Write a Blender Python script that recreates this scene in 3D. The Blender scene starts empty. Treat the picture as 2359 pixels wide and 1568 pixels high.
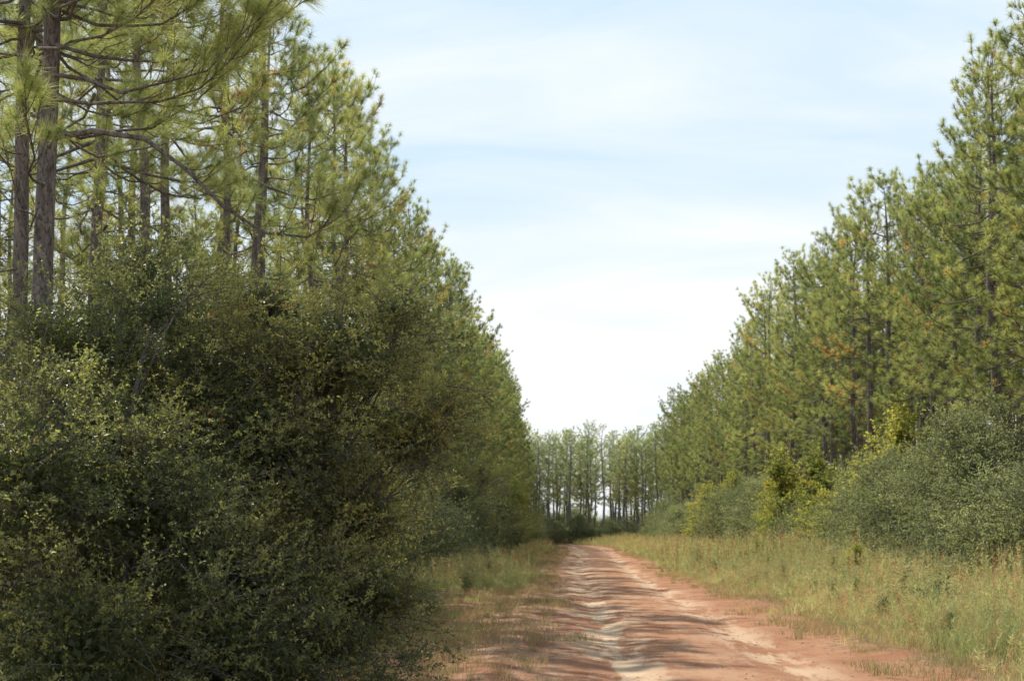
import bpy, math, numpy as np
from mathutils import Vector
rng = np.random.default_rng(7)
R = math.radians
scene = bpy.context.scene

# ------------------------------------------------------------------ helpers
def norm(a):
    return a / np.maximum(np.linalg.norm(a, axis=-1, keepdims=True), 1e-9)

class MB:
    """triangle mesh accumulator"""
    def __init__(s):
        s.v=[]; s.f=[]; s.m=[]; s.t=[]; s.sm=[]; s.n=0
    def add(s, v, f, mat=0, tint=(0.5,0,0), smooth=False):
        v=np.asarray(v,dtype=np.float32).reshape(-1,3); f=np.asarray(f,dtype=np.int32).reshape(-1,3)
        s.v.append(v); s.f.append(f+s.n); s.n+=len(v)
        s.m.append(np.full(len(f),mat,dtype=np.int32)); s.sm.append(np.full(len(f),smooth,dtype=bool))
        t=np.asarray(tint,dtype=np.float32)
        if t.ndim==1: t=np.tile(t,(len(v),1))
        s.t.append(t)
    def tube(s, pts, rad, n=4, mat=0, tint=(0.5,0,0)):
        pts=np.asarray(pts,float); N=len(pts); rad=np.asarray(rad,float)
        d=norm(np.gradient(pts,axis=0))
        up=np.array([0,0,1.]) if abs(d[0,2])<0.9 else np.array([1.,0,0])
        a=norm(np.cross(d,up)); b=np.cross(d,a)
        ang=np.arange(n)/n*2*math.pi
        ring=pts[:,None,:]+rad[:,None,None]*(a[:,None,:]*np.cos(ang)[None,:,None]+b[:,None,:]*np.sin(ang)[None,:,None])
        i=np.arange(N-1)[:,None]*n; j=np.arange(n)[None,:]; k=(j+1)%n
        q=np.stack([i+j,i+k,i+n+k,i+n+j],-1).reshape(-1,4)
        f=np.concatenate([q[:,[0,1,2]],q[:,[0,2,3]]])
        s.add(ring.reshape(-1,3),f,mat,tint,True)
    def mesh(s,name,mats):
        v=np.concatenate(s.v); f=np.concatenate(s.f); m=np.concatenate(s.m); t=np.concatenate(s.t); sm=np.concatenate(s.sm)
        me=bpy.data.meshes.new(name)
        me.vertices.add(len(v)); me.vertices.foreach_set('co',v.ravel())
        me.loops.add(len(f)*3); me.loops.foreach_set('vertex_index',f.ravel())
        me.polygons.add(len(f)); me.polygons.foreach_set('loop_start',np.arange(len(f),dtype=np.int32)*3)
        me.polygons.foreach_set('loop_total',np.full(len(f),3,dtype=np.int32))
        me.polygons.foreach_set('material_index',m); me.polygons.foreach_set('use_smooth',sm)
        at=me.attributes.new('tint','FLOAT_COLOR','POINT')
        at.data.foreach_set('color',np.concatenate([t,np.ones((len(t),1),np.float32)],1).ravel())
        for x in mats: me.materials.append(x)
        me.update(calc_edges=True)
        return me

def obj(name,me,loc=(0,0,0),rz=0,sc=(1,1,1),parent=None,rx=0,ry=0):
    o=bpy.data.objects.new(name,me); o.location=loc; o.rotation_euler=(rx,ry,rz); o.scale=sc
    scene.collection.objects.link(o)
    if parent: o.parent=parent
    return o
def empty(name):
    o=bpy.data.objects.new(name,None); scene.collection.objects.link(o); return o

# ------------------------------------------------------------------ materials
class NT:
    def __init__(s,name):
        s.m=bpy.data.materials.new(name); s.m.use_nodes=True; s.t=s.m.node_tree; s.t.nodes.clear()
    def n(s,typ,**kw):
        x=s.t.nodes.new(typ)
        for k,v in kw.items():
            if k.startswith('_'): setattr(x,k[1:],v)
            else: x.inputs[k].default_value=v
        return x
    def l(s,a,b): s.t.links.new(a,b)
    def mix(s,a,b,f,blend='MIX'):
        x=s.t.nodes.new('ShaderNodeMixRGB'); x.blend_type=blend
        for i,v in ((0,f),(1,a),(2,b)):
            if hasattr(v,'is_linked'): s.l(v,x.inputs[i])
            elif i==0: x.inputs[0].default_value=v
            else: x.inputs[i].default_value=(*v,1)
        return x.outputs[0]
    def math(s,op,a,b=0.5,clamp=False):
        x=s.t.nodes.new('ShaderNodeMath'); x.operation=op; x.use_clamp=clamp
        for i,v in ((0,a),(1,b)):
            if hasattr(v,'is_linked'): s.l(v,x.inputs[i])
            else: x.inputs[i].default_value=v
        return x.outputs[0]
    def ramp(s,fac,a,b):
        x=s.t.nodes.new('ShaderNodeMapRange'); x.interpolation_type='SMOOTHSTEP'
        s.l(fac,x.inputs[0]); x.inputs[1].default_value=a; x.inputs[2].default_value=b
        return x.outputs[0]
    def noise(s,vec,scale,detail=4,rough=0.55,sc=(1,1,1)):
        mp=s.t.nodes.new('ShaderNodeMapping'); mp.inputs['Scale'].default_value=sc
        s.l(vec,mp.inputs[0])
        x=s.t.nodes.new('ShaderNodeTexNoise'); x.inputs['Scale'].default_value=scale
        x.inputs['Detail'].default_value=detail; x.inputs['Roughness'].default_value=rough
        s.l(mp.outputs[0],x.inputs['Vector']); return x.outputs[0]

def foliage(name,A,B,C,transl=0.35,rough=0.45,spec=0.4,var=0.25):
    k=NT(name)
    at=k.n('ShaderNodeAttribute',_attribute_name='tint')
    sp=k.n('ShaderNodeSeparateColor'); k.l(at.outputs['Color'],sp.inputs[0])
    c=k.mix(A,B,sp.outputs[0]); c=k.mix(c,C,sp.outputs[1])
    oi=k.n('ShaderNodeObjectInfo')
    f=k.math('ADD',k.math('MULTIPLY',oi.outputs['Random'],var*2),1-var)
    hs=k.n('ShaderNodeHueSaturation'); k.l(c,hs.inputs['Color']); k.l(f,hs.inputs['Value'])
    k.l(k.math('ADD',k.math('MULTIPLY',oi.outputs['Random'],-0.03),0.512),hs.inputs['Hue'])
    c=hs.outputs[0]
    p=k.n('ShaderNodeBsdfPrincipled'); k.l(c,p.inputs['Base Color']); p.inputs['Roughness'].default_value=rough
    p.inputs['Specular IOR Level'].default_value=spec
    tr=k.n('ShaderNodeBsdfTranslucent')
    tc=k.mix(c,(1.0,0.97,0.5),0.5,'MULTIPLY'); tc=k.mix(tc,(2.2,2.2,2.2),1.0,'MULTIPLY'); k.l(tc,tr.inputs[0])
    ms=k.n('ShaderNodeMixShader'); ms.inputs[0].default_value=transl
    k.l(p.outputs[0],ms.inputs[1]); k.l(tr.outputs[0],ms.inputs[2])
    o=k.n('ShaderNodeOutputMaterial'); k.l(ms.outputs[0],o.inputs[0])
    return k.m

def bark(name,A,B,scale=9):
    k=NT(name); tc=k.n('ShaderNodeTexCoord')
    n1=k.noise(tc.outputs['Object'],scale,6,0.65,(1,1,0.3))
    n2=k.noise(tc.outputs['Object'],scale*3.2,5,0.7,(1,1,0.4))
    c=k.mix(A,B,k.ramp(n1,0.35,0.65)); c=k.mix(c,(0.05,0.038,0.032),k.math('MULTIPLY',k.ramp(n2,0.48,0.62),0.75))
    p=k.n('ShaderNodeBsdfPrincipled'); k.l(c,p.inputs['Base Color']); p.inputs['Roughness'].default_value=0.9
    p.inputs['Specular IOR Level'].default_value=0.15
    b=k.n('ShaderNodeBump'); b.inputs['Strength'].default_value=0.9; b.inputs['Distance'].default_value=0.04
    k.l(k.math('SUBTRACT',n1,n2),b.inputs['Height']); k.l(b.outputs[0],p.inputs['Normal'])
    o=k.n('ShaderNodeOutputMaterial'); k.l(p.outputs[0],o.inputs[0]); return k.m

M_need=foliage('pine_needles',(0.120,0.160,0.062),(0.32,0.345,0.13),(0.46,0.28,0.09),0.48,0.5,0.35)
M_needf=foliage('pine_needles_hazed',(0.20,0.245,0.13),(0.40,0.43,0.23),(0.46,0.30,0.12),0.5,0.5,0.35)  # same pines far off: distance haze put into the lighter needle colour
M_bark=bark('pine_bark',(0.15,0.13,0.115),(0.30,0.265,0.24))
M_barkf=bark('pine_bark_hazed',(0.26,0.24,0.23),(0.42,0.39,0.37))  # far trunks: same bark, haze painted in as paler tones
M_twig=bark('twig_bark',(0.12,0.11,0.09),(0.26,0.24,0.21),14)
M_holly=foliage('holly_leaves',(0.066,0.088,0.036),(0.315,0.325,0.105),(0.42,0.29,0.08),0.40,0.42,0.4,0.1)
M_shrub=foliage('shrub_leaves',(0.14,0.17,0.085),(0.30,0.33,0.15),(0.36,0.32,0.09),0.4,0.55,0.3)
M_shrubf=foliage('shrub_leaves_hazed',(0.22,0.26,0.15),(0.38,0.41,0.23),(0.36,0.32,0.09),0.45,0.55,0.3)  # far shrubs: shrub leaves lightened, haze carried by the colour
M_decid=foliage('deciduous_leaves',(0.16,0.19,0.05),(0.34,0.34,0.08),(0.5,0.32,0.07),0.45,0.5,0.3)
M_grass=foliage('grass_blades',(0.18,0.22,0.09),(0.46,0.45,0.23),(0.40,0.24,0.14),0.42,0.6,0.25,0.22)
M_dry=foliage('dry_grass_blades',(0.30,0.23,0.13),(0.52,0.37,0.23),(0.20,0.22,0.09),0.3,0.65,0.2,0.15)

# ------------------------------------------------------------------ ground + road
def interp(y,ys,vs): return np.interp(y,ys,vs)
YS=[-200,0,16,32,60,90,120,150,175,200,230]
LE=[-0.8,-0.8,-0.85,-1.2,-1.85,-2.2,-2.6,-3.2,-5.0,-10,-20]
RE=[3.9,3.9,3.7,3.3,2.7,2.6,2.4,2.0,0.5,-4,-13]
def lat(x,y):
    l=interp(y,YS,LE); r=interp(y,YS,RE)
    return (x-(l+r)/2)/((r-l)/2)
def wob(x,y,s,seed):
    r=np.random.default_rng(seed); o=0
    for i in range(7):
        a=r.uniform(0,6.28); f=s*(1.55**i)*0.5; o=o+np.sin((x*math.cos(a)+y*math.sin(a))*f+r.uniform(0,6.28))/(1.35**i)
    return o/3
def height(x,y):
    L=lat(x,y); a=np.abs(L)
    near=np.clip(1.6-a,0,1)
    z=0.05*wob(x,y,0.6,3)*np.clip((a-0.8)*1.0,0.07,1.5)+0.003*wob(x,y,3,5)
    z=z-0.07*np.exp(-((a-0.47)/0.15)**2)*(0.9+0.1*wob(x,y,0.3,9)) -0.03*near
    z=z+0.06*np.exp(-((a-1.15)/0.15)**2)
    far=np.clip((230-np.abs(y))/30,0,1)*np.clip((60-np.abs(x))/20,0,1)
    return z*far
xs=np.concatenate([[-3000,-1000,-400,-150,-80,-60],np.arange(-50,-12,2),np.arange(-12,13,0.16),np.arange(14,52,2),[60,80,150,400,1000,3000]])
ys=np.concatenate([[-3000,-800,-200,-60],np.arange(-30,8,2),np.arange(8,60,0.2),np.arange(60,235,0.6),[240,260,300,500,1200,4000]])
def gridmesh(name,X,Y,Z,mat):
    ny,nx=X.shape; i=np.arange(ny-1)[:,None]*nx; j=np.arange(nx-1)[None,:]
    q=np.stack([i+j,i+j+1,i+nx+j+1,i+nx+j],-1).reshape(-1,4)
    me=bpy.data.meshes.new(name)
    v=np.stack([X,Y,Z],-1).reshape(-1,3).astype(np.float32)
    me.vertices.add(len(v)); me.vertices.foreach_set('co',v.ravel())
    me.loops.add(len(q)*4); me.loops.foreach_set('vertex_index',q.astype(np.int32).ravel())
    me.polygons.add(len(q)); me.polygons.foreach_set('loop_start',np.arange(len(q),dtype=np.int32)*4)
    me.polygons.foreach_set('loop_total',np.full(len(q),4,dtype=np.int32)); me.polygons.foreach_set('use_smooth',np.ones(len(q),bool))
    at=me.attributes.new('lat','FLOAT','POINT'); at.data.foreach_set('value',lat(v[:,0],v[:,1]).astype(np.float32))
    me.materials.append(mat); me.update(calc_edges=True); return me

def dirtmat(name):
    k=NT(name); tc=k.n('ShaderNodeTexCoord'); P=tc.outputs['Object']
    at=k.n('ShaderNodeAttribute',_attribute_name='lat'); L=at.outputs['Fac']; a=k.math('ABSOLUTE',L)
    nb=k.noise(P,0.7,5,0.6); ns=k.noise(P,6,6,0.7); nf=k.noise(P,45,5,0.7); st=k.noise(P,1.0,8,0.72,(1.5,0.32,1))
    clay=k.mix((0.38,0.18,0.10),(0.52,0.28,0.16),k.ramp(nb,0.35,0.65))
    clay=k.mix(clay,(0.26,0.12,0.07),k.math('MULTIPLY',k.ramp(ns,0.5,0.72),0.6))
    tr=k.ramp(k.math('ABSOLUTE',k.math('SUBTRACT',a,0.46)),0.33,0.0)
    lf=k.ramp(L,0.9,-0.6)
    sand=k.math('MULTIPLY',k.math('ADD',k.math('MULTIPLY',tr,0.65),k.math('MULTIPLY',lf,0.35)),k.ramp(st,0.44,0.56))
    col=k.mix(clay,(0.80,0.60,0.40),k.math('MULTIPLY',sand,0.95))
    col=k.mix(col,(0.22,0.11,0.065),k.math('MULTIPLY',k.ramp(nf,0.55,0.75),0.4))
    straw=k.mix((0.36,0.22,0.14),(0.19,0.15,0.08),k.ramp(ns,0.42,0.62))
    straw=k.mix(straw,(0.12,0.08,0.055),k.math('MULTIPLY',k.ramp(nf,0.5,0.7),0.5))
    la=k.math('ADD',a,k.math('MULTIPLY',k.ramp(L,-0.9,-1.6),-0.6))
    e=k.ramp(k.math('ADD',la,k.math('MULTIPLY',k.math('SUBTRACT',k.math('ADD',nb,ns),1.0),1.6)),0.95,1.5)
    col=k.mix(col,straw,e)
    p=k.n('ShaderNodeBsdfPrincipled'); k.l(col,p.inputs['Base Color']); p.inputs['Roughness'].default_value=0.95; p.inputs['Specular IOR Level'].default_value=0.1
    b=k.n('ShaderNodeBump'); b.inputs['Strength'].default_value=0.9; b.inputs['Distance'].default_value=0.03
    k.l(k.math('ADD',ns,k.math('MULTIPLY',nf,0.8)),b.inputs['Height']); k.l(b.outputs[0],p.inputs['Normal'])
    o=k.n('ShaderNodeOutputMaterial'); k.l(p.outputs[0],o.inputs[0]); return k.m
M_dirt=dirtmat('red_clay_and_litter')
X,Y=np.meshgrid(xs,ys); A=np.abs(lat(X,Y))
Z=height(X,Y)-0.03*np.clip((1.12-A)/0.15,0,1)
obj('ground',gridmesh('ground',X,Y,Z,M_dirt))
yr=np.concatenate([np.arange(-30,8,1),np.arange(8,60,0.2),np.arange(60,215,0.6)])
uu=np.linspace(-1.1,1.1,40)
Yr,U=np.meshgrid(yr,uu,indexing='ij')
l=interp(Yr,YS,LE); r=interp(Yr,YS,RE); Xr=(l+r)/2+U*(r-l)/2
Zr=height(Xr,Yr)+0.006
obj('dirt_road',gridmesh('dirt_road',Xr,Yr,Zr,M_dirt))

# ------------------------------------------------------------------ pines
def rdir(n): return norm(rng.normal(size=(n,3)))
def needles(mb,pos,dr,tint,K,L,w,mat=1):
    T=len(pos); p=np.repeat(pos,K,0); d=np.repeat(dr,K,0); t=np.repeat(tint,K,0); n=T*K
    pr=rdir(n); pr=norm(pr-(pr*d).sum(1,keepdims=True)*d)
    th=np.radians(rng.uniform(8,95,n))[:,None]
    nd=d*np.cos(th)+pr*np.sin(th)
    base=p-d*rng.uniform(0,0.16,(n,1))
    sz=np.repeat(rng.uniform(0.75,1.15,(T,1)),K,0)
    ln=L*rng.uniform(0.7,1.1,(n,1))*sz
    tip=base+nd*ln+np.array([0,0,-0.12])*ln
    sd=norm(np.cross(nd,rdir(n)))*w*0.5
    v=np.stack([base-sd,base+sd,tip],1).reshape(-1,3)
    mb.add(v,np.arange(n*3),mat,np.repeat(t,3,0))

def pine(seed,H=18,cb=6,Rm=2.6,K=45,L=0.27,w=0.012,r0=0.17,step=0.5,extra=None,dens=1.0,low=1.0,pw=0.42,wb=1.0):
    global rng; rng=np.random.default_rng(seed); mb=MB()
    zz=np.linspace(-0.2,H,22); ph=rng.uniform(0,6.28,4)
    def axis(z):
        z=np.asarray(z,float)
        return np.stack([wb*(0.12*np.sin(z*0.35+ph[0])+0.05*np.sin(z*1.1+ph[1])-0.12*math.sin(ph[0])),wb*(0.12*np.sin(z*0.3+ph[2])+0.05*np.sin(z*0.9+ph[3])-0.12*math.sin(ph[2])),z],-1)
    rr=r0*(1-zz/H)**0.75+0.012; rr[0]*=1.35; rr[1]*=1.1
    mb.tube(axis(zz),rr,12,0)
    TP=[];TD=[];TT=[]
    def shoot(base,d,ln,r,tone,aut):
        d=d/np.linalg.norm(d); p=np.stack([base,base+d*ln*0.5+np.array([0,0,-0.03*ln]),base+(d+np.array([0,0,0.15]))*ln])
        mb.tube(p,[r,r*0.8,r*0.5],3,0)
        dd=p[2]-p[1]; dd/=np.linalg.norm(dd)
        TP.append(p[2]);TD.append(dd);TT.append((np.clip(tone+rng.normal()*0.22,0,1),aut,0))
    def branch(base,az,el,Lb,rb,tone,bare=False,dn=1.0):
        t=np.linspace(0,1,7)[:,None]; h=np.array([math.cos(az),math.sin(az),0]); sdv=np.array([-h[1],h[0],0])
        wv=rng.uniform(-1,1)*0.16
        P=base+h*Lb*t*math.cos(el)+np.array([0,0,1])*(Lb*(math.sin(el)*t-0.12*np.sin(t*3.0)+0.2*t**3))+sdv*Lb*wv*np.sin(t*3+rng.uniform(0,3))
        P[1:]+=rng.normal(size=(6,3))*0.04
        mb.tube(P,rb*(1-0.8*t[:,0]),4,0)
        if bare: return
        ns=max(2,int((Lb*3.3+2)*dens*dn)); ab=rng.uniform(0.25,.7) if rng.random()<0.025 else 0
        for i in range(ns):
            tt=0.42+0.58*(i+rng.uniform(0,1))/ns; f=tt*6; a=min(int(f),5); b=P[a]+(P[a+1]-P[a])*(f-a)
            bd=P[a+1]-P[a]; bd/=np.linalg.norm(bd); s=(1 if i%2 else -1)
            d=bd*rng.uniform(0.4,1)+sdv*s*rng.uniform(0.3,1.2)*(1.15-tt)+np.array([0,0,rng.uniform(-0.15,0.8)])
            au=ab
            if rng.random()<0.025: au=rng.uniform(0.3,0.7)
            shoot(b,d,rng.uniform(0.2,0.85)*(1.25-0.6*tt),0.008,tone,au)
        TP.append(P[-1]);dd=P[-1]-P[-2];TD.append(dd/np.linalg.norm(dd)+np.array([0,0,.2]));TT.append((tone,0,0))
    z=cb
    while z<H-0.25:
        f=(z-cb)/(H-cb); nb=rng.integers(3,6) if f>0.3 else (rng.integers(2,5) if rng.random()<low else rng.integers(0,2))
        a0=rng.uniform(0,6.28)
        for i in range(nb):
            Lb=max(0.7,Rm*(1-f)**pw*(0.75+0.25*min(1,f*5))*rng.uniform(0.45,1.3))
            el=R(-8+58*f**1.5+rng.uniform(-16,16))
            branch(axis(z+rng.uniform(-.1,.1)),a0+i*6.28/nb+rng.uniform(-.5,.5),el,Lb,0.010+0.009*Lb,np.clip(0.5+0.15*f+rng.normal()*0.27,0,1))
        z+=step*rng.uniform(0.5,1.6)
    for i in range(10):
        branch(axis(rng.uniform(cb*0.35,cb)),rng.uniform(0,6.28),R(rng.uniform(-10,35)),rng.uniform(0.3,1.8),0.015,0,True)
    for i in range(5): shoot(axis(H-0.1),np.array([rng.normal()*.5,rng.normal()*.5,1.]),rng.uniform(.2,.5),0.01,0.7,0)
    if extra: extra(mb,shoot,branch,axis)
    TP=np.array(TP);TD=norm(np.array(TD));TT=np.array(TT)
    needles(mb,TP,TD,TT,K,L,w)
    return mb.mesh('pine_mesh_%d'%seed,[M_bark,M_need])

edge=[pine(10+i,H=h,cb=c,Rm=r,K=54,w=0.014,L=0.27,step=0.46,dens=1.2,low=0.85,pw=0.36) for i,(h,c,r) in enumerate([(18,6.8,3.0),(17.2,7.6,2.8),(18.8,7.4,3.1),(16.6,7.6,2.7),(17.8,6.0,3.0)])]
low_e=[pine(20+i,H=h,cb=c,Rm=r,K=48,w=0.014,L=0.27,step=0.52,dens=1.15) for i,(h,c,r) in enumerate([(18,4.5,2.9),(17.2,5.4,2.7)])]
inner=[pine(30+i,H=h,cb=c,Rm=1.9,K=34,w=0.016,L=0.28,step=0.7,dens=1.0) for i,(h,c) in enumerate([(18,10.5),(17.4,9.5),(18.4,11.5)])]
lefty=[pine(60+i,H=h,cb=c,Rm=2.9,K=54,w=0.011,L=0.31,step=0.54,low=0.5,r0=0.15,dens=1.2) for i,(h,c) in enumerate([(18.4,7.0),(19.0,8.4),(18.0,7.8)])]
def recol(me,mats):
    c=me.copy()
    for i,m in enumerate(mats): c.materials[i]=m
    return c
def long_bough(mb,shoot,branch,axis):
    P=np.array([[0,0,6.75],[0.6,0,6.85],[1.2,0.05,6.75],[1.75,0,6.3],[2.2,-0.1,5.8],[2.7,-0.1,5.45],[3.2,-0.05,5.4],[3.6,0,5.7]])*np.array([1.1,1,1])
    mb.tube(P,np.linspace(0.045,0.01,8),6,0)
    for i in range(16):
        f=rng.uniform(2.5,7); a=min(int(f),6); b=P[a]+(P[a+1]-P[a])*(f-a); bd=norm(P[a+1]-P[a])
        shoot(b,bd*0.5+np.array([rng.uniform(-.2,.5),rng.uniform(-1,1),rng.uniform(0,0.9)]),rng.uniform(0.25,0.8),0.008,0.6,0)
    for z,az,l,el in [(7.6,-0.3,3.6,0.0),(8.0,0.15,3.4,0.05),(8.4,-0.7,3.4,0.0),(6.2,-1.3,2.4,0.05),(7.3,-0.1,3.0,0.1),(7.9,-0.5,2.6,0.15),(7.0,0.3,2.8,0.25),(8.6,0,2.8,0.0)]:
        branch(axis(z),az,el,l,0.028,0.85,dn=1.5)
near=[pine(50,H=18.5,cb=8,Rm=3.0,K=85,L=0.36,w=0.007,r0=0.15,step=0.65,extra=long_bough,dens=1.1,wb=0.25),
      pine(51,H=18,cb=7.4,Rm=2.8,K=80,L=0.34,w=0.007,r0=0.12,step=0.62,low=0.7,dens=1.15,wb=0.4)]

rng=np.random.default_rng(99)
for (x,y,m,rz,s) in [(-7.2,18.0,near[0],0,1.0),(-8.0,19.0,near[1],1.2,1.0),(-9.35,26.0,near[1],3.0,1.0),(-9.7,29.5,lefty[0],4.6,1.0)]:
    obj('pine_tree',m,(x,y,0),rz,(s,s,s))
y=32.0
while y<205:
    x=-9.7+rng.uniform(-.6,.6)-max(0,y-140)*0.03
    s=rng.uniform(0.93,1.08)
    m=lefty[rng.integers(3)] if y<66 else (edge+low_e)[rng.integers(7)]
    obj('pine_tree',m,(x,y,0),rng.uniform(0,6.28),(s,s,s)); y+=rng.uniform(2.8,4.4)
y=18
while y<200:
    x=13.8+rng.uniform(-.7,.7)-max(0,y-100)*0.03
    s=rng.uniform(0.93,1.0) if y<62 else rng.uniform(0.94,1.1)
    if y<44: x+=1.0
    obj('pine_tree',(edge[rng.integers(5)] if y<95 or rng.random()<0.5 else low_e[rng.integers(2)]),(x,y,0),rng.uniform(0,6.28),(s,s,s)); y+=rng.uniform(2.3,3.9)
forest=empty('pine_forest')
for row in range(1,7):
    y=6+rng.uniform(0,3)
    while y<215:
        if rng.random()>0.22:
            x=-9.9-row*3.4+rng.uniform(-.6,.6); s=rng.uniform(0.9,1.07)
            if x/y>-0.7: obj('forest_pine',((inner+lefty)[rng.integers(6)] if row==1 else inner[rng.integers(3)]),(x,y,0),rng.uniform(0,6.28),(s,s,s),forest)
        y+=rng.uniform(3.0,5.0)
for row in range(1,7):
    y=14+rng.uniform(0,3)
    while y<215:
        if rng.random()>0.1:
            x=14.2+row*2.8+rng.uniform(-.6,.6); s=rng.uniform(0.88,1.03)
            if x/y<0.7: obj('forest_pine',(inner[rng.integers(3)] if row>1 else (inner+edge)[rng.integers(6)]),(x,y,0),rng.uniform(0,6.28),(s,s,s),forest)
        y+=rng.uniform(2.4,4.2)
far=empty('distant_pine_trees')
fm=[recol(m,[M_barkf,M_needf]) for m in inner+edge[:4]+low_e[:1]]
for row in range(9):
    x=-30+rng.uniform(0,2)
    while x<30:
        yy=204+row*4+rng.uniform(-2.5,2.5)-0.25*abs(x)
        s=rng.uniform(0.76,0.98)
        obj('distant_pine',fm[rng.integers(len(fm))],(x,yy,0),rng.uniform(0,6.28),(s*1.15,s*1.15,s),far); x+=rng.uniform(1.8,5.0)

# ------------------------------------------------------------------ bushes
def leaves(mb,pos,dr,tint,ls,mat=1,asp=0.5):
    n=len(pos); ls=ls*rng.uniform(0.7,1.25,(n,1))
    nr=norm(rdir(n)+np.array([0,0,0.5])); s=norm(np.cross(dr,nr))*ls*asp*0.5
    m=pos+dr*ls*0.5; tip=pos+dr*ls
    v=np.stack([pos,m+s,tip,m-s],1).reshape(-1,3); i=np.arange(n)[:,None]*4
    f=np.concatenate([i+np.array([0,1,2]),i+np.array([0,2,3])])
    mb.add(v,f,mat,np.repeat(tint,4,0))
def bush(name,seed,lobes,base,nclump,ntw,nlv,ls,leafmat,tw=0.45,bare=30,aut=0.006,fill=1.0,rt=0.0035,asp=0.5,stray=0.12,smax=1.45,stem=1.0,rough=1.0):
    global rng; rng=np.random.default_rng(seed); mb=MB()
    lobes=np.array(lobes,float); wt=(lobes[:,3]*lobes[:,5]); wt/=wt.sum()
    k=rng.choice(len(lobes),nclump,p=wt)
    d=rdir(nclump); rad=rng.uniform(0.3,1.0,(nclump,1))**0.45*rng.uniform(0.85,1.1,(nclump,1))
    rad*=np.where(rng.random((nclump,1))<stray,rng.uniform(1.1,smax,(nclump,1)),1.0)
    c=lobes[k,:3]+d*rad*lobes[k,3:6]
    c+=d*(0.2*np.sin(c[:,[0]]*3.1+c[:,[2]]*4.0)+0.16*np.sin(c[:,[1]]*4.3+c[:,[2]]*2.2)+0.12*np.sin(c[:,[0]]*7+c[:,[1]]*3-c[:,[2]]*6))*stem*rough
    ok=c[:,2]>0.1*stem; c=c[ok]; d=d[ok]; k=k[ok]; nclump=len(c)
    big=0.22*np.sin(c[:,0]*1.9+c[:,2]*1.3+seed)+0.18*np.sin(c[:,0]*4+c[:,1]*3-c[:,2]*3.7)
    tone=np.clip(0.36+0.24*rng.normal(size=nclump)+0.3*d[:,2]+big,0,1); au=(rng.random(nclump)<aut)*rng.uniform(0.3,0.9,nclump)  # upward-facing clumps lighter: sunlit tops painted into the leaf tone
    ci=np.repeat(np.arange(nclump),ntw); n=len(ci)
    td=norm(d[ci]*np.array([1,1,0.6])+rng.normal(size=(n,3))*np.array([0.6,0.6,0.38])+np.array([0,0,0.1]))
    st=c[ci]+rng.normal(size=(n,3))*np.array([0.13,0.13,0.07])*tw/0.45-td*tw*0.4
    ln=tw*rng.uniform(0.5,1.5,(n,1))
    sd=norm(np.cross(td,rdir(n)))*rt; s2=np.cross(td,sd/rt)*rt
    tip=st+td*ln
    v=np.stack([st+sd,st-sd*0.5+s2,st-sd*0.5-s2,tip],1).reshape(-1,3); i=np.arange(n)[:,None]*4
    mb.add(v,np.concatenate([i+np.array([0,1,3]),i+np.array([1,2,3]),i+np.array([2,0,3])]),0)
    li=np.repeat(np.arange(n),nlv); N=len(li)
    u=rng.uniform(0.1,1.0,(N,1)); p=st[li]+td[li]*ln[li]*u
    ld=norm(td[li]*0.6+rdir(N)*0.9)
    tt=np.zeros((N,3)); tt[:,0]=np.clip(tone[ci[li]]+rng.normal(size=N)*0.12+0.45*(u[:,0]-0.5),0,1); tt[:,1]=np.where(rng.random(N)<0.003,0.8,au[ci[li]])  # leaves lighten toward twig tips, sunlit spray ends put into the tint
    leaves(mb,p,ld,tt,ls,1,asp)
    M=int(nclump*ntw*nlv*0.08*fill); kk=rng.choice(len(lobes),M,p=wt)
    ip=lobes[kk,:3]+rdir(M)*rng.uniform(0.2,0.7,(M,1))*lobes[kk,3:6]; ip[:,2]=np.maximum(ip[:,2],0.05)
    leaves(mb,ip,rdir(M),np.tile([0.05,0,0],(M,1)),ls*2.0,1,0.6)  # larger inner leaves kept dark: shade of the hollows put into their tint
    base=np.array(base,float)
    for q in range(len(lobes)):
        b=base[rng.integers(len(base))]; L=lobes[q]
        mid=(b+L[:3])/2+(rng.normal(size=3)*0.2+np.array([0,0,0.2]))*stem
        t=np.linspace(0,1,8)[:,None]; P=(1-t)**2*b+2*t*(1-t)*mid+t*t*L[:3]; P[1:-1]+=rng.normal(size=(6,3))*0.03*stem
        mb.tube(P,np.linspace(0.05,0.02,8)*stem,6,0)
        sel=np.where(k==q)[0]
        for s in sel[:max(8,len(sel)//7)]:
            a=P[rng.integers(4,8)]; e=c[s]; m=(a+e)/2+rng.normal(size=3)*0.12*stem
            t2=np.linspace(0,1,5)[:,None]; Q=(1-t2)**2*a+2*t2*(1-t2)*m+t2*t2*e
            mb.tube(Q,np.linspace(0.014,0.004,5)*max(stem,.15),4,0)
    for i in range(bare):
        s=rng.integers(nclump); a=c[s]; dd=norm(d[s]*1.0+rng.normal(size=3)*0.5); L=rng.uniform(0.3,0.9)*tw/0.45
        t=np.linspace(-0.5,1,7)[:,None]; Q=a+dd*L*t+np.array([0,0,-0.2])*L*t*t+rng.normal(size=(7,3))*0.012
        mb.tube(Q,np.linspace(0.008,0.002,7),3,0)
        for j in range(3):
            b=Q[rng.integers(2,6)]; e=b+norm(dd+rng.normal(size=3)*0.6)*L*0.4
            mb.tube(np.stack([b,(b+e)/2+rng.normal(size=3)*0.02,e]),[0.004,0.003,0.0015],3,0)
    return mb.mesh(name,[M_twig,leafmat])

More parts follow.
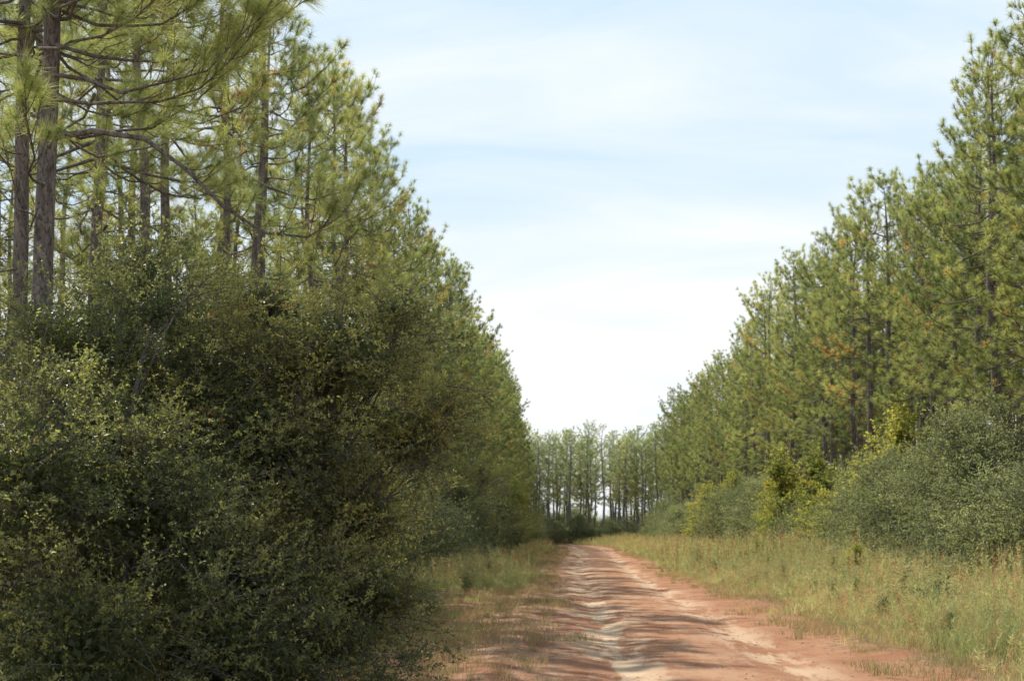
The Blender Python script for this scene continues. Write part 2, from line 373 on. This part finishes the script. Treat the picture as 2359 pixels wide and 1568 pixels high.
lobA=[(-2.8,15.2,3.5,0.95,1.1,0.7),(-2.05,15.3,2.65,0.6,0.9,0.42),(-2.5,15.2,1.75,0.5,0.9,0.5),(-2.3,15.0,0.95,0.6,0.9,0.5),
      (-3.4,14.8,2.5,1.1,1.2,0.9),(-3.4,14.2,1.0,1.1,1.0,0.85),(-4.4,15.6,3.2,1.3,1.2,0.85),(-2.75,15.0,0.4,0.65,0.8,0.4),(-2.1,15.4,4.0,0.4,0.5,0.2),(-1.6,15.5,2.95,0.25,0.5,0.15),(-3.6,15.6,4.1,0.4,0.5,0.3)]
lobB=[(-5.6,14.8,3.6,1.2,1.2,0.75),(-4.3,13.0,1.9,1.15,1.1,1.0),(-5.1,12.2,2.1,1.0,1.1,0.85),(-4.4,11.7,0.7,1.1,0.9,0.8),(-3.4,12.6,0.65,0.9,0.85,0.75),(-6.3,13.5,1.8,1.1,1.2,1.5),(-3.6,13.4,1.5,0.7,0.8,0.55),(-3.1,13.2,0.3,0.95,0.7,0.35),(-5.0,14.4,2.6,0.9,0.9,0.9),(-4.6,14.6,3.9,0.4,0.5,0.35)]
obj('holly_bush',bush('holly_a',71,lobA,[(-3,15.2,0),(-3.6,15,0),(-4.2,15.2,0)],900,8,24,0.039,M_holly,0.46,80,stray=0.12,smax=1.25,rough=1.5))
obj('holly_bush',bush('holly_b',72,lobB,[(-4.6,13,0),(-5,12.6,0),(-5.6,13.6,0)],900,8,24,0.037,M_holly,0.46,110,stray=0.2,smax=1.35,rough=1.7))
gl=[(0,0,2.6,1.5,1.5,1.3),(0.9,0.3,1.5,1.2,1.2,1.1),(-0.9,-0.2,1.4,1.3,1.3,1.2),(0.1,-0.8,1.1,1.3,1.1,1.0),(0.3,0.2,3.5,0.8,0.8,0.8),(-0.6,0.5,3.0,0.8,0.8,0.9)]
gl2=[(0,0,1.8,1.6,1.5,1.2),(1.2,0.2,1.1,1.1,1.1,0.9),(-1.2,-0.2,1.2,1.2,1.2,1.0),(0.4,-0.7,0.8,1.2,1.0,0.7),(-0.4,0.3,2.8,0.8,0.8,0.6)]
gb=[(0,0,0),(0.3,0.1,0),(-0.3,0.2,0)]
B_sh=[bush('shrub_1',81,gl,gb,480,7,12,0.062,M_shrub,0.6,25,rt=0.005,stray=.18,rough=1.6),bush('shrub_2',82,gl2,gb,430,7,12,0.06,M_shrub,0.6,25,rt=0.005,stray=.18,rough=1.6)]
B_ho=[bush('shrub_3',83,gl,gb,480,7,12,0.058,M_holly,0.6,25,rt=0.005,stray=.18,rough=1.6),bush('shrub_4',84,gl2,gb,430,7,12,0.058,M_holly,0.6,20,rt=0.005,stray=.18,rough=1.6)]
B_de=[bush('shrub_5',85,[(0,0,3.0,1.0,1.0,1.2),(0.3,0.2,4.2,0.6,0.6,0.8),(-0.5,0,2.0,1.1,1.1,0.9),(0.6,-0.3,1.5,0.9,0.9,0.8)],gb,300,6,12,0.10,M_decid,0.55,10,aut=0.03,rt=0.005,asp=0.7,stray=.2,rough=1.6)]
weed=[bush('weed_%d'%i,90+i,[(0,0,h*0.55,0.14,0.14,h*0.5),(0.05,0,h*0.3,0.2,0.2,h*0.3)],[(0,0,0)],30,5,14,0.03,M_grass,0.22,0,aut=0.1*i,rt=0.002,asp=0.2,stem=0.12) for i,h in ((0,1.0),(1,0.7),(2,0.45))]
rng=np.random.default_rng(123)
def shrub(x,y,m,s,sz=None,nm='shrub',par=None):
    sz=sz or s; obj(nm,m,(x,y,0),rng.uniform(0,6.28),(s,s,sz),par)
shrub(-7.2,22.0,B_ho[0],1.0,1.5,'holly_bush'); shrub(-8.6,20,B_ho[1],1.2,1.4,'holly_bush'); shrub(-5.6,21,B_ho[1],0.9,1.3,'holly_bush')
shrub(-4.7,20.5,B_ho[0],0.75,0.85,'holly_bush'); shrub(-5.6,27,B_ho[0],1.0,1.05,'holly_bush'); shrub(-7.6,30,B_de[0],1.1,1.2,'deciduous_shrub')
y=26
while y<190:
    x=-7.5+rng.uniform(-.9,1.0)-max(0,y-130)*0.03; m,nm=[(B_ho[0],'holly_bush'),(B_ho[1],'holly_bush'),(B_sh[1],'shrub'),(B_de[0],'deciduous_shrub')][rng.choice(4,p=[.35,.25,.25,.15])]
    s=rng.uniform(0.8,1.25); shrub(x,y,m,s,s*rng.uniform(0.7,1.2),nm); y+=rng.uniform(1.9,3.6)
y=34
while y<190:
    x=12.2+rng.uniform(-1.3,.9)-max(0,y-90)*0.035; m,nm=[(B_sh[0],'shrub'),(B_sh[1],'shrub'),(B_ho[0],'holly_bush'),(B_de[0],'deciduous_shrub')][rng.choice(4,p=[.45,.3,.08,.17])]
    s=rng.uniform(0.95,1.35); shrub(x,y,m,s,s*rng.uniform(0.7,1.15),nm); y+=rng.uniform(1.7,2.8)
for i in range(22):
    y=rng.uniform(30,110); s=rng.uniform(0.18,0.42); shrub(rng.uniform(8,11.5),y,(B_sh+B_de)[rng.integers(3)],s,s*rng.uniform(.7,1.0),'small_shrub')
und=empty('forest_understory')
for i in range(380):
    sgn=1 if rng.random()<0.5 else -1; y=rng.uniform(20,215); x=(14.5+rng.uniform(0,24)) if sgn>0 else (-10.5-rng.uniform(0,24))
    if abs(x)/y>0.62: continue
    s=rng.uniform(0.5,1.0); shrub(x,y,(B_sh+B_ho)[rng.integers(4)],s,s*rng.uniform(0.6,1),'understory_shrub',und)
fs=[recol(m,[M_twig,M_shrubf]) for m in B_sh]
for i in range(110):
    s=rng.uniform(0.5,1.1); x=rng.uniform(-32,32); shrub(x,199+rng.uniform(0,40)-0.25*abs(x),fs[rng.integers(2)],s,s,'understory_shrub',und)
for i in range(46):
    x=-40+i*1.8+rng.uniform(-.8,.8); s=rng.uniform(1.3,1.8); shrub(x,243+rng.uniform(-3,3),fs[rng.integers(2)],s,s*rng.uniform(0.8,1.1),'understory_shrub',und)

# ------------------------------------------------------------------ grass
def patch(name,seed,size,ntuft,nb,hmin,hmax,w,mat,red=0.06,spread=0.10,lean=0.35,stalks=0):
    global rng; rng=np.random.default_rng(seed); mb=MB()
    tp=np.concatenate([rng.uniform(-size/2,size/2,(ntuft,2)),np.zeros((ntuft,1))],1)
    n=ntuft*nb; ti=np.repeat(np.arange(ntuft),nb)
    th=rng.uniform(0.45,1,ntuft); tone=rng.uniform(0,1,ntuft); rd=rng.random(ntuft)<red
    b=tp[ti]+rng.normal(size=(n,3))*np.array([spread,spread,0])*0.6
    h=(rng.uniform(hmin,hmax,n)*th[ti])[:,None]
    az=rng.uniform(0,6.28,n); ln=np.stack([np.cos(az),np.sin(az),np.zeros(n)],1)*rng.uniform(0.05,lean,(n,1))
    m=b+h*(np.array([0,0,0.55])+ln*0.35); t=b+h*(np.array([0,0,1.0])*0.95+ln*1.2)
    a2=rng.uniform(0,6.28,n); s=np.stack([np.cos(a2),np.sin(a2),np.zeros(n)],1)*w/2
    v=np.stack([b-s,b+s,m+s*0.8,m-s*0.8,t],1).reshape(-1,3); i=np.arange(n)[:,None]*5
    f=np.concatenate([i+np.array([0,1,2]),i+np.array([0,2,3]),i+np.array([3,2,4])])
    tt=np.zeros((n,3)); tt[:,0]=np.clip(tone[ti]*0.8+rng.normal(size=n)*0.2+0.03,0,1); tt[:,1]=rd[ti]*rng.uniform(0.3,1,n)
    mb.add(v,f,0,np.repeat(tt,5,0))
    for q in range(stalks):
        b=np.array([rng.uniform(-size/2,size/2),rng.uniform(-size/2,size/2),0]); hh=hmax*rng.uniform(0.9,1.5); l2=rng.normal(size=2)*0.12
        P=np.array([b,b+np.array([l2[0]*.3,l2[1]*.3,hh*.5]),b+np.array([l2[0],l2[1],hh])]); rdd=1.0 if rng.random()<0.3 else 0
        mb.tube(P,[w*.4,w*.3,w*.2],3,0,(0.8,rdd,0))
        K=22; u=rng.uniform(0.5,1,(K,1)); p=P[1]+(P[2]-P[1])*(u*2-1).clip(0,1); dd=norm(rng.normal(size=(K,3))*np.array([1,1,.4])+np.array([0,0,0.8]))
        ss=norm(np.cross(dd,rdir(K)))*w*0.5; L=rng.uniform(0.05,0.13,(K,1))
        mb.add(np.stack([p-ss,p+ss,p+dd*L],1).reshape(-1,3),np.arange(K*3),0,(0.8,rdd*0.8,0))
    return mb.mesh(name,[mat])
G_tall=[patch('g1',1,2.2,56,42,0.3,0.8,0.008,M_grass,stalks=45,lean=0.6),patch('g2',2,2.2,60,42,0.2,0.65,0.008,M_grass,0.15,stalks=60,lean=0.8),patch('g2b',12,2.2,50,46,0.15,0.5,0.008,M_grass,0.2,stalks=35,lean=1.0)]
G_far=[patch('g3',3,3.2,70,28,0.3,0.8,0.02,M_grass,stalks=50,lean=0.6),patch('g4',4,3.2,60,28,0.2,0.65,0.02,M_grass,0.2,stalks=50,lean=0.9)]
G_short=[patch('g5',5,1.6,50,22,0.05,0.2,0.006,M_dry,0.4,lean=0.9),patch('g6',6,1.6,26,22,0.04,0.24,0.006,M_dry,0.5,lean=0.9)]
G_mix=[patch('g7',7,2.0,36,32,0.1,0.38,0.007,M_grass,0.35,stalks=20,lean=0.9)]
rng=np.random.default_rng(55)
tall=empty('tall_grass'); short=empty('dry_grass')
def edges(y): return np.interp(y,YS,LE),np.interp(y,YS,RE)
def put(m,x,y,s,nm,par,sz=None):
    z=float(height(np.array([x]),np.array([y]))[0])-0.02
    obj(nm,m,(x,y,z),rng.uniform(0,6.28),(s,s,sz or s),par)
y=10.0
while y<200:
    L,Rr=edges(y); L=float(L);Rr=float(Rr); big=y>55; st=1.5 if not big else 2.6
    put(G_short[rng.integers(2)],Rr+0.6+rng.uniform(-.4,.5),y+rng.uniform(-.6,.6),rng.uniform(.8,1.3),'dry_grass_patch',short)
    put(G_mix[0],Rr+1.6+rng.uniform(-.6,.4),y+rng.uniform(-.6,.6),rng.uniform(.7,1.1),'grass_patch',tall)
    x=Rr+2.5
    while x<14.5:
        if x/y<0.5:
            hz=np.clip(0.6+(x-Rr)*0.10,0.5,1.3)
            put(G_far[rng.integers(2)] if big else G_tall[rng.integers(3)],x+rng.uniform(-.4,.4),y+rng.uniform(-.5,.5),rng.uniform(.85,1.15),'grass_patch',tall,hz*rng.uniform(.55,1.4))
        x+=st
    x=L-0.5
    while x>-9:
        if x/y>-0.5:
            dd=L-x
            if dd<3.0 and y<40:
                if rng.random()<0.75: put(G_short[rng.integers(2)],x+rng.uniform(-.3,.3),y+rng.uniform(-.5,.5),rng.uniform(.8,1.3),'dry_grass_patch',short)
                if rng.random()<0.2 and dd>1: put(G_mix[0],x,y,rng.uniform(.5,.8),'grass_patch',tall)
            else:
                if dd<1.2: put(G_short[rng.integers(2)],x,y,1,'dry_grass_patch',short)
                else: put(G_far[rng.integers(2)] if big else (G_mix+G_tall)[rng.integers(4)],x+rng.uniform(-.3,.3),y+rng.uniform(-.5,.5),rng.uniform(.8,1.1),'grass_patch',tall,rng.uniform(.55,1.1))
        x-=1.2 if not big else 2.4
    y+=st*0.85
for i in range(170):
    y=rng.uniform(14,70); L,Rr=edges(y); x=Rr+1.1+rng.uniform(0,8) if rng.random()<0.75 else L-rng.uniform(1.8,5)
    s=rng.uniform(0.7,1.3); obj('weed_plant',weed[rng.integers(3)],(x,y,0),rng.uniform(0,6.28),(s*1.3,s*1.3,s))
mb=MB(); oc=np.array([[1,0,0],[-1,0,0],[0,1,0],[0,-1,0],[0,0,.7],[0,0,-.7]],float); of=np.array([[0,2,4],[2,1,4],[1,3,4],[3,0,4],[2,0,5],[1,2,5],[3,1,5],[0,3,5]])
n=1600; py=rng.uniform(13,60,n); pu=rng.uniform(-1.9,1.2,n); l=np.interp(py,YS,LE); r=np.interp(py,YS,RE); px=(l+r)/2+pu*(r-l)/2; pz=height(px,py)+0.01
for i in range(n):
    s=rng.uniform(0.005,0.016)
    mb.add((oc+rng.normal(size=(6,3))*0.2)*s+np.array([px[i],py[i],pz[i]]),of)
k=NT('clay_clod'); p=k.n('ShaderNodeBsdfPrincipled'); tc=k.n('ShaderNodeTexCoord'); k.l(k.mix((0.22,0.11,0.07),(0.5,0.33,0.22),k.noise(tc.outputs['Object'],8)),p.inputs['Base Color']); p.inputs['Roughness'].default_value=0.9
o=k.n('ShaderNodeOutputMaterial'); k.l(p.outputs[0],o.inputs[0])
obj('road_pebbles',mb.mesh('pebbles',[k.m]))

# ------------------------------------------------------------------ sky + sun
AZ=R(-42); EL=R(50)
w=bpy.data.worlds.new('World'); scene.world=w; w.use_nodes=True; t=w.node_tree; t.nodes.clear()
def N(x): return t.nodes.new(x)
sky=N('ShaderNodeTexSky'); sky.sky_type='NISHITA'; sky.sun_disc=False; sky.sun_elevation=EL; sky.sun_rotation=AZ; sky.air_density=1.0; sky.dust_density=0.8; sky.ozone_density=1.5
tc=N('ShaderNodeTexCoord'); sx=N('ShaderNodeSeparateXYZ'); t.links.new(tc.outputs['Generated'],sx.inputs[0])
def mt(op,a,b=0.5,clamp=False):
    x=N('ShaderNodeMath'); x.operation=op; x.use_clamp=clamp
    for i,v in ((0,a),(1,b)):
        if hasattr(v,'is_linked'): t.links.new(v,x.inputs[i])
        else: x.inputs[i].default_value=v
    return x.outputs[0]
zc=mt('ADD',mt('MAXIMUM',sx.outputs[2],0.0),0.35)
cx=N('ShaderNodeCombineXYZ'); t.links.new(mt('DIVIDE',sx.outputs[0],zc),cx.inputs[0]); t.links.new(mt('DIVIDE',sx.outputs[1],zc),cx.inputs[1])
mp=N('ShaderNodeMapping'); mp.inputs['Rotation'].default_value=(0,0,R(28)); mp.inputs['Scale'].default_value=(0.9,2.6,1); mp.inputs['Location'].default_value=(1.3,0.9,0); t.links.new(cx.outputs[0],mp.inputs[0])
nz=N('ShaderNodeTexNoise'); nz.inputs['Scale'].default_value=2.0; nz.inputs['Detail'].default_value=9; nz.inputs['Roughness'].default_value=0.55; nz.inputs['Distortion'].default_value=0.8; t.links.new(mp.outputs[0],nz.inputs['Vector'])
mr=N('ShaderNodeMapRange'); mr.inputs[1].default_value=0.32; mr.inputs[2].default_value=0.70; t.links.new(nz.outputs[0],mr.inputs[0])
cr=N('ShaderNodeValToRGB'); t.links.new(sx.outputs[2],cr.inputs[0]); e=cr.color_ramp; e.interpolation='EASE'; e.elements[0].position=0; e.elements[0].color=(1,1,1,1); e.elements[1].position=0.8; e.elements[1].color=(0,0,0,1)
for p_,v_ in ((0.15,1.0),(0.20,0.68),(0.24,0.26),(0.29,0.64),(0.37,0.46)):
    q=e.elements.new(p_); q.color=(v_,v_,v_,1)
fac=mt('ADD',cr.outputs[0],mt('MULTIPLY',mt('SUBTRACT',mr.outputs[0],0.5),0.55),True)
hz=N('ShaderNodeMapRange'); hz.inputs[1].default_value=0.35; hz.inputs[2].default_value=0.8; hz.inputs[3].default_value=0.88; hz.inputs[4].default_value=0.0; t.links.new(sx.outputs[2],hz.inputs[0])
m0=N('ShaderNodeMixRGB'); t.links.new(hz.outputs[0],m0.inputs[0]); t.links.new(sky.outputs[0],m0.inputs[1]); m0.inputs[2].default_value=(4.9,6.7,8.1,1)
mx=N('ShaderNodeMixRGB'); t.links.new(fac,mx.inputs[0]); t.links.new(m0.outputs[0],mx.inputs[1]); mx.inputs[2].default_value=(8.3,8.5,8.7,1)
bg=N('ShaderNodeBackground'); bg.inputs[1].default_value=0.125; t.links.new(mx.outputs[0],bg.inputs[0])
out=N('ShaderNodeOutputWorld'); t.links.new(bg.outputs[0],out.inputs[0])

sl=bpy.data.lights.new('sun','SUN'); sl.energy=5.0; sl.angle=R(0.53); sl.color=(1.0,0.95,0.85)
so=bpy.data.objects.new('sun',sl); scene.collection.objects.link(so)
sd=Vector((math.sin(AZ)*math.cos(EL),math.cos(AZ)*math.cos(EL),math.sin(EL)))
so.rotation_euler=sd.to_track_quat('Z','Y').to_euler(); so.location=(0,0,40)

cam=bpy.data.cameras.new('camera'); cam.lens=50; cam.sensor_width=36; cam.clip_end=6000; cam.clip_start=0.1
cam.shift_y=1422*(math.tan(R(7.69))-math.tan(R(3.5)))/1024
cam.dof.use_dof=True; cam.dof.focus_distance=14; cam.dof.aperture_fstop=4.0
co=bpy.data.objects.new('camera',cam); scene.collection.objects.link(co)
co.location=(0,0,1.6); co.rotation_euler=(R(90+3.5),0,R(3.34)); scene.camera=co
scene.view_settings.view_transform='Standard'; scene.view_settings.look='None'; scene.view_settings.exposure=0
